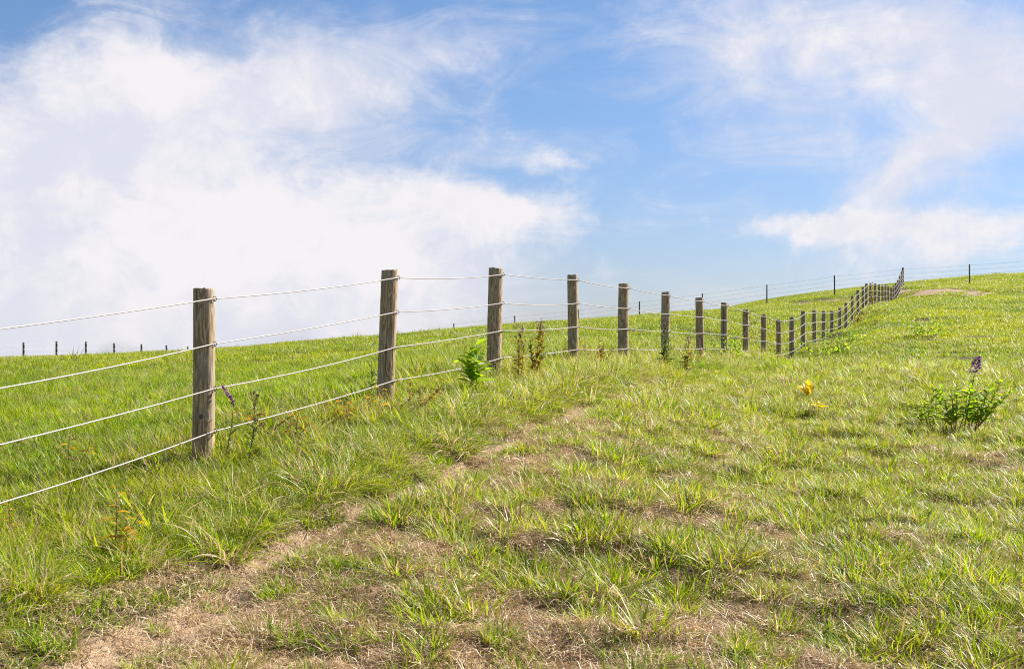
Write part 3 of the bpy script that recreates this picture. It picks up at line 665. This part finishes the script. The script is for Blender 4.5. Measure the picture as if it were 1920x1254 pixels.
# ------------------------------------------------------------------ single weeds and flowers
def weed(name, label, cat, px, py, H, seed, stems=1, leafm=None, stemm=None, nl=12, L=.09, w=.022, up=.7, droop=.9, lean=(0, 0), flower=None, fm=None, spread=.05,
         start=.15, group=None, ed=.5, taper=.5, Y=None):
    L *= 1.3; w *= 2.1; H *= 1.12
    g = random.Random(seed); base = hit(px, py)
    ro = empty(name, base); tag(ro, label, cat, group)
    sb, lb, heads = MB(), MB(), []
    for si in range(stems):
        fb = MB(); heads.append(fb)
        a = g.uniform(0, 6.28); b0 = Vector((math.cos(a), math.sin(a), 0))*(spread*.4*(si > 0)); h = H*(1 if si == 0 else g.uniform(.55, .9))
        tip = b0*2+Vector((lean[0]+(g.uniform(-spread, spread) if si else 0), lean[1]+(g.uniform(-spread, spread) if si else 0), h))
        bow = Vector((g.uniform(-.02, .02), g.uniform(-.02, .02), 0))
        pts = [b0.lerp(tip, t)+bow*math.sin(math.pi*t) for t in [i/8 for i in range(9)]]; pts[0] = pts[0]-Vector((0, 0, .04))
        rs = .0042+.004*H
        sb.tube(pts, [rs*(1-.6*i/8) for i in range(9)], 6, (g.random(), 0, 0))
        ang = g.uniform(0, 6.28)
        for q in range(nl):
            t = start+(.98-start)*q/max(1, nl-1); i = min(7, int(t*8)); p = pts[i].lerp(pts[i+1], t*8-i)
            ang += 2.4+g.uniform(-.4, .4); e = up*g.uniform(.6, 1.3)
            sc = (1-taper*t)*g.uniform(.7, 1.2)
            lb.leaf(p, (math.cos(ang)*math.cos(e), math.sin(ang)*math.cos(e), math.sin(e)), L*sc, w*sc, droop*g.uniform(.4, 1.3), (g.random(), g.random()*ed*2, 0), .3, g.uniform(-.4, .4))
        if flower == 'spike':
            d = (pts[-1]-pts[-3]).normalized(); d = Vector((-.55, 0, .8)).normalized(); s0 = pts[-1]
            sb.tube([s0-d*.02, s0+d*.13], [.003, .002], 5)
            for q in range(60):
                t = g.random(); a = g.uniform(0, 6.28); o = Vector((math.cos(a), math.sin(a), g.uniform(-.2, .5)))
                fb.leaf(s0+d*(.15*t), o+d*.5, .032*(1.1-.5*t), .017, .5, (g.random(), 0, 0), .2, 0, 2)
        elif flower == 'head':
            for q in range(9 if si == 0 else 4):
                a = g.uniform(0, 6.28); e = g.uniform(.4, 1.4); c = pts[-1]+Vector((math.cos(a)*math.cos(e), math.sin(a)*math.cos(e), math.sin(e)))*g.uniform(.02, .06+.05*H)
                fb = MB(); heads.append(fb)
                sb.tube([pts[-2], c], [.002, .0015], 4, (g.random(), 0, 0))
                for z in range(14):
                    aa = g.uniform(0, 6.28); ee = g.uniform(-.3, 1.5)
                    fb.leaf(c, (math.cos(aa)*math.cos(ee), math.sin(aa)*math.cos(ee), math.sin(ee)), g.uniform(.012, .022), .008, .3, (g.random(), 0, 0), .2, 0, 2)
        elif flower == 'cone':
            d = Vector((lean[0]*1.5, 0, 1)).normalized()
            for q in range(220):
                t = g.random(); a = g.uniform(0, 6.28); rr = .075*(1-.7*t)
                c = pts[-1]+d*(-.02+.19*t)+Vector((math.cos(a), math.sin(a), 0))*rr*g.uniform(.4, 1)
                fb.leaf(c, (math.cos(a), math.sin(a), g.uniform(-.2, .8)),   .036, .028, .4, (g.random(), 0, 0), .2, 0, 2)
            if si == 0: flower = None
        elif flower == 'daisy':
            c = pts[-1]
            for q in range(9): fb.leaf(c, (math.cos(q*.7), math.sin(q*.7), .5), .022, .010, .4, (g.random(), 0, 0), .1, 0, 2)
    sb.build('stem', stemm or M_stem, ro)
    if lb.v: lb.build('foliage', leafm or M_lgreen, ro)
    for fb in heads:
        if fb.v: fb.build('flower_head', fm or M_pur, ro)
    return ro
weed('flowering_weed', 'thin weed leaning beside the nearest fence post, topped by a slanting purple flower spike', 'wildflower', 418, 872, .40, 1, 1, M_ldark, M_bstem, 16, .10, .012, .6, .6, (.075, 0), 'spike', M_pur, taper=.4)
weed('seeding_weed', 'brown-headed weed with narrow leaves just right of the purple spike', 'weed', 462, 885, .46, 2, 2, M_ldark, M_bstem, 16, .10, .013, .8, .7, (.06, 0), 'head', M_seed, .08)
weed('milkweed', 'bright green broad-leaved plant in front of the third post, crossing the lowest rope', 'plant', 893, 742, .46, 3, 3, M_lgreen, M_stem, 16, .17, .045, .55, .7, (.0, 0), None, None, .06, .25, taper=.3, ed=.2)
weed('seeding_weed', 'olive-brown weed with faded mauve heads just right of the third post', 'weed', 974, 722, .52, 4, 3, M_lolive, M_bstem, 24, .10, .022, .6, 1.0, (.02, 0), 'head', M_mauve, .06)
weed('seeding_weed', 'tall olive-brown weed with dark leaves midway between third and fourth posts', 'weed', 1008, 716, .58, 5, 4, M_lolive, M_bstem, 22, .11, .028, .7, 1.0, (.03, 0), 'head', M_mauve, .07)
weed('bushy_weed', 'low yellowing bushy weed on the lowest rope between fourth and fifth posts', 'weed', 1122, 690, .40, 6, 9, M_lolive, M_bstem, 10, .09, .022, .7, .8, (0, 0), None, None, .22, ed=.9)
weed('flowering_weed', 'leafy weed with mauve flowers standing in front of the sixth post', 'wildflower', 1246, 693, .62, 7, 3, M_ldark, M_bstem, 22, .12, .030, .7, .9, (.02, 0), 'head', M_pur, .08)
weed('flowering_weed', 'short weed with one mauve flower head between the sixth and seventh posts', 'wildflower', 1284, 702, .46, 8, 3, M_lolive, M_bstem, 14, .14, .034, .4, 1.0, (.06, 0), 'head', M_pur, .06)
weed('bushy_weed', 'dense yellow-green bush of weeds left of the ninth post', 'weed', 1378, 678, .62, 9, 9, M_lgreen, M_stem, 13, .12, .030, .8, .8, (0, 0), None, None, .40, ed=.6)
weed('flowering_weed', 'leafy clump crowned by one dense purple flower cone, out in the grazed turf at right', 'wildflower', 1806, 816, .68, 10, 13, M_lgreen, M_bstem, 18, .15, .040, .6, .9, (.14, 0), 'cone', M_pur, .24, .3, ed=.4)
weed('leafy_weed', 'flowerless leafy stems left of the purple flower cone', 'weed', 1752, 806, .46, 11, 9, M_lgreen, M_bstem, 10, .13, .036, .5, .9, (-.02, 0), None, None, .20, .3)
weed('leafy_weed', 'pale green leafy shoot between the flowerless stems and the purple flower cone', 'weed', 1765, 800, .46, 31, 1, M_lgreen, M_stem, 14, .11, .032, .8, .6, (0, 0), None, None, .1, .5, taper=.2)
weed('yellow_weed', 'plant with upright bright yellow leaves at the top of the grazed turf', 'weed', 1516, 752, .20, 12, 2, M_lyel, M_stem, 9, .20, .050, 1.0, .3, (0, 0), None, None, .14, .3, ed=.1)
weed('yellow_weed', 'plant with flat yellow leaves below the upright yellow one', 'weed', 1534, 786, .18, 13, 1, M_lyel, M_stem, 8, .17, .045, .3, .5, (0, 0), None, None, .06, .6, ed=.2)
weed('yellow_weed', 'low yellow-leaved plant at mid height of the turf, below right of centre', 'weed', 1448, 866, .14, 32, 2, M_lyel, M_stem, 6, .08, .026, .5, .6, (0, 0), None, None, .08, .3, ed=.5)
weed('goldenrod_stalk', 'stalk with golden-orange leaves in the tall verge grass at far left', 'weed', 212, 1050, .36, 14, 2, M_gold, M_bstem, 9, .11, .034, .15, .8, (.02, 0), None, None, .10, .3, ed=.9)
weed('goldenrod_stalk', 'yellow-leaved stalk behind the lowest rope left of the nearest post', 'weed', 132, 880, .22, 15, 2, M_gold, M_bstem, 6, .09, .030, .2, .7, (0, 0), None, None, .10, .3, ed=.7)
weed('goldenrod_stalk', 'orange-tinged stalk by the left picture edge below the lowest rope', 'weed', 15, 1015, .22, 33, 2, M_gold, M_bstem, 6, .09, .030, .3, .7, (0, 0), None, None, .10, .3, ed=1.0)
weed('yellow_wildflower', 'small yellow flower on the edge of the dirt path', 'wildflower', 800, 962, .12, 16, 3, M_lgreen, M_stem, 4, .06, .014, .4, .6, (0, 0), 'daisy', M_yflow, .05)
weed('leafy_weed', 'dark spindly weed left of the second post', 'weed', 692, 752, .34, 17, 2, M_ldark, M_bstem, 14, .08, .018, .7, .6, (.02, 0), None, None, .08)
for i, (px, py, lb) in enumerate(((770, 772, 'rust-coloured weed just right of the second post foot'), (712, 785, 'rust-coloured weed left of the second post foot'),
        (560, 838, 'rust-coloured weed between the first two posts under the lowest rope'), (650, 800, 'rust-coloured sprawling weed a little left of the second post'), (480, 812, 'rust-coloured weed behind the brown-headed weed'))):
    weed('rusty_weed', lb, 'weed', px, py, .24, 50+i, 5, M_lrust, M_bstem, 8, .085, .026, .4, .8, (0, 0), None, None, .26, .3, 'rusty weeds in the fence verge', ed=1.0)
weed('bushy_weed', 'round green weed clump right of the fence, below its middle dip', 'weed', 1545, 668, .66, 20, 12, M_lgreen, M_stem, 12, .15, .045, .7, .9, (0, 0), None, None, .75, ed=.6)
weed('bushy_weed', 'yellow-green weed clump right of the fence, beyond the round one', 'weed', 1592, 642, .6, 21, 10, M_lgreen, M_stem, 11, .13, .040, .7, .8, (0, 0), None, None, .6, ed=.5)
weed('bushy_weed', 'brownish weed against the fence where it starts climbing', 'weed', 1613, 606, .7, 22, 8, M_lolive, M_bstem, 12, .14, .04, .8, .8, (0, 0), None, None, .4)
weed('dead_stalk', 'reddish-brown dead stalk beside the fence near the top of its climb', 'weed', 1636, 575, 1.15, 23, 3, M_lbrown, M_bstem, 16, .16, .05, .9, .6, (0, 0), None, None, .16)
weed('bushy_weed', 'bright green weed clump alone on the upper right slope', 'weed', 1747, 632, .62, 24, 10, M_lgreen, M_stem, 11, .15, .045, .7, .8, (0, 0), None, None, .8, ed=.4)
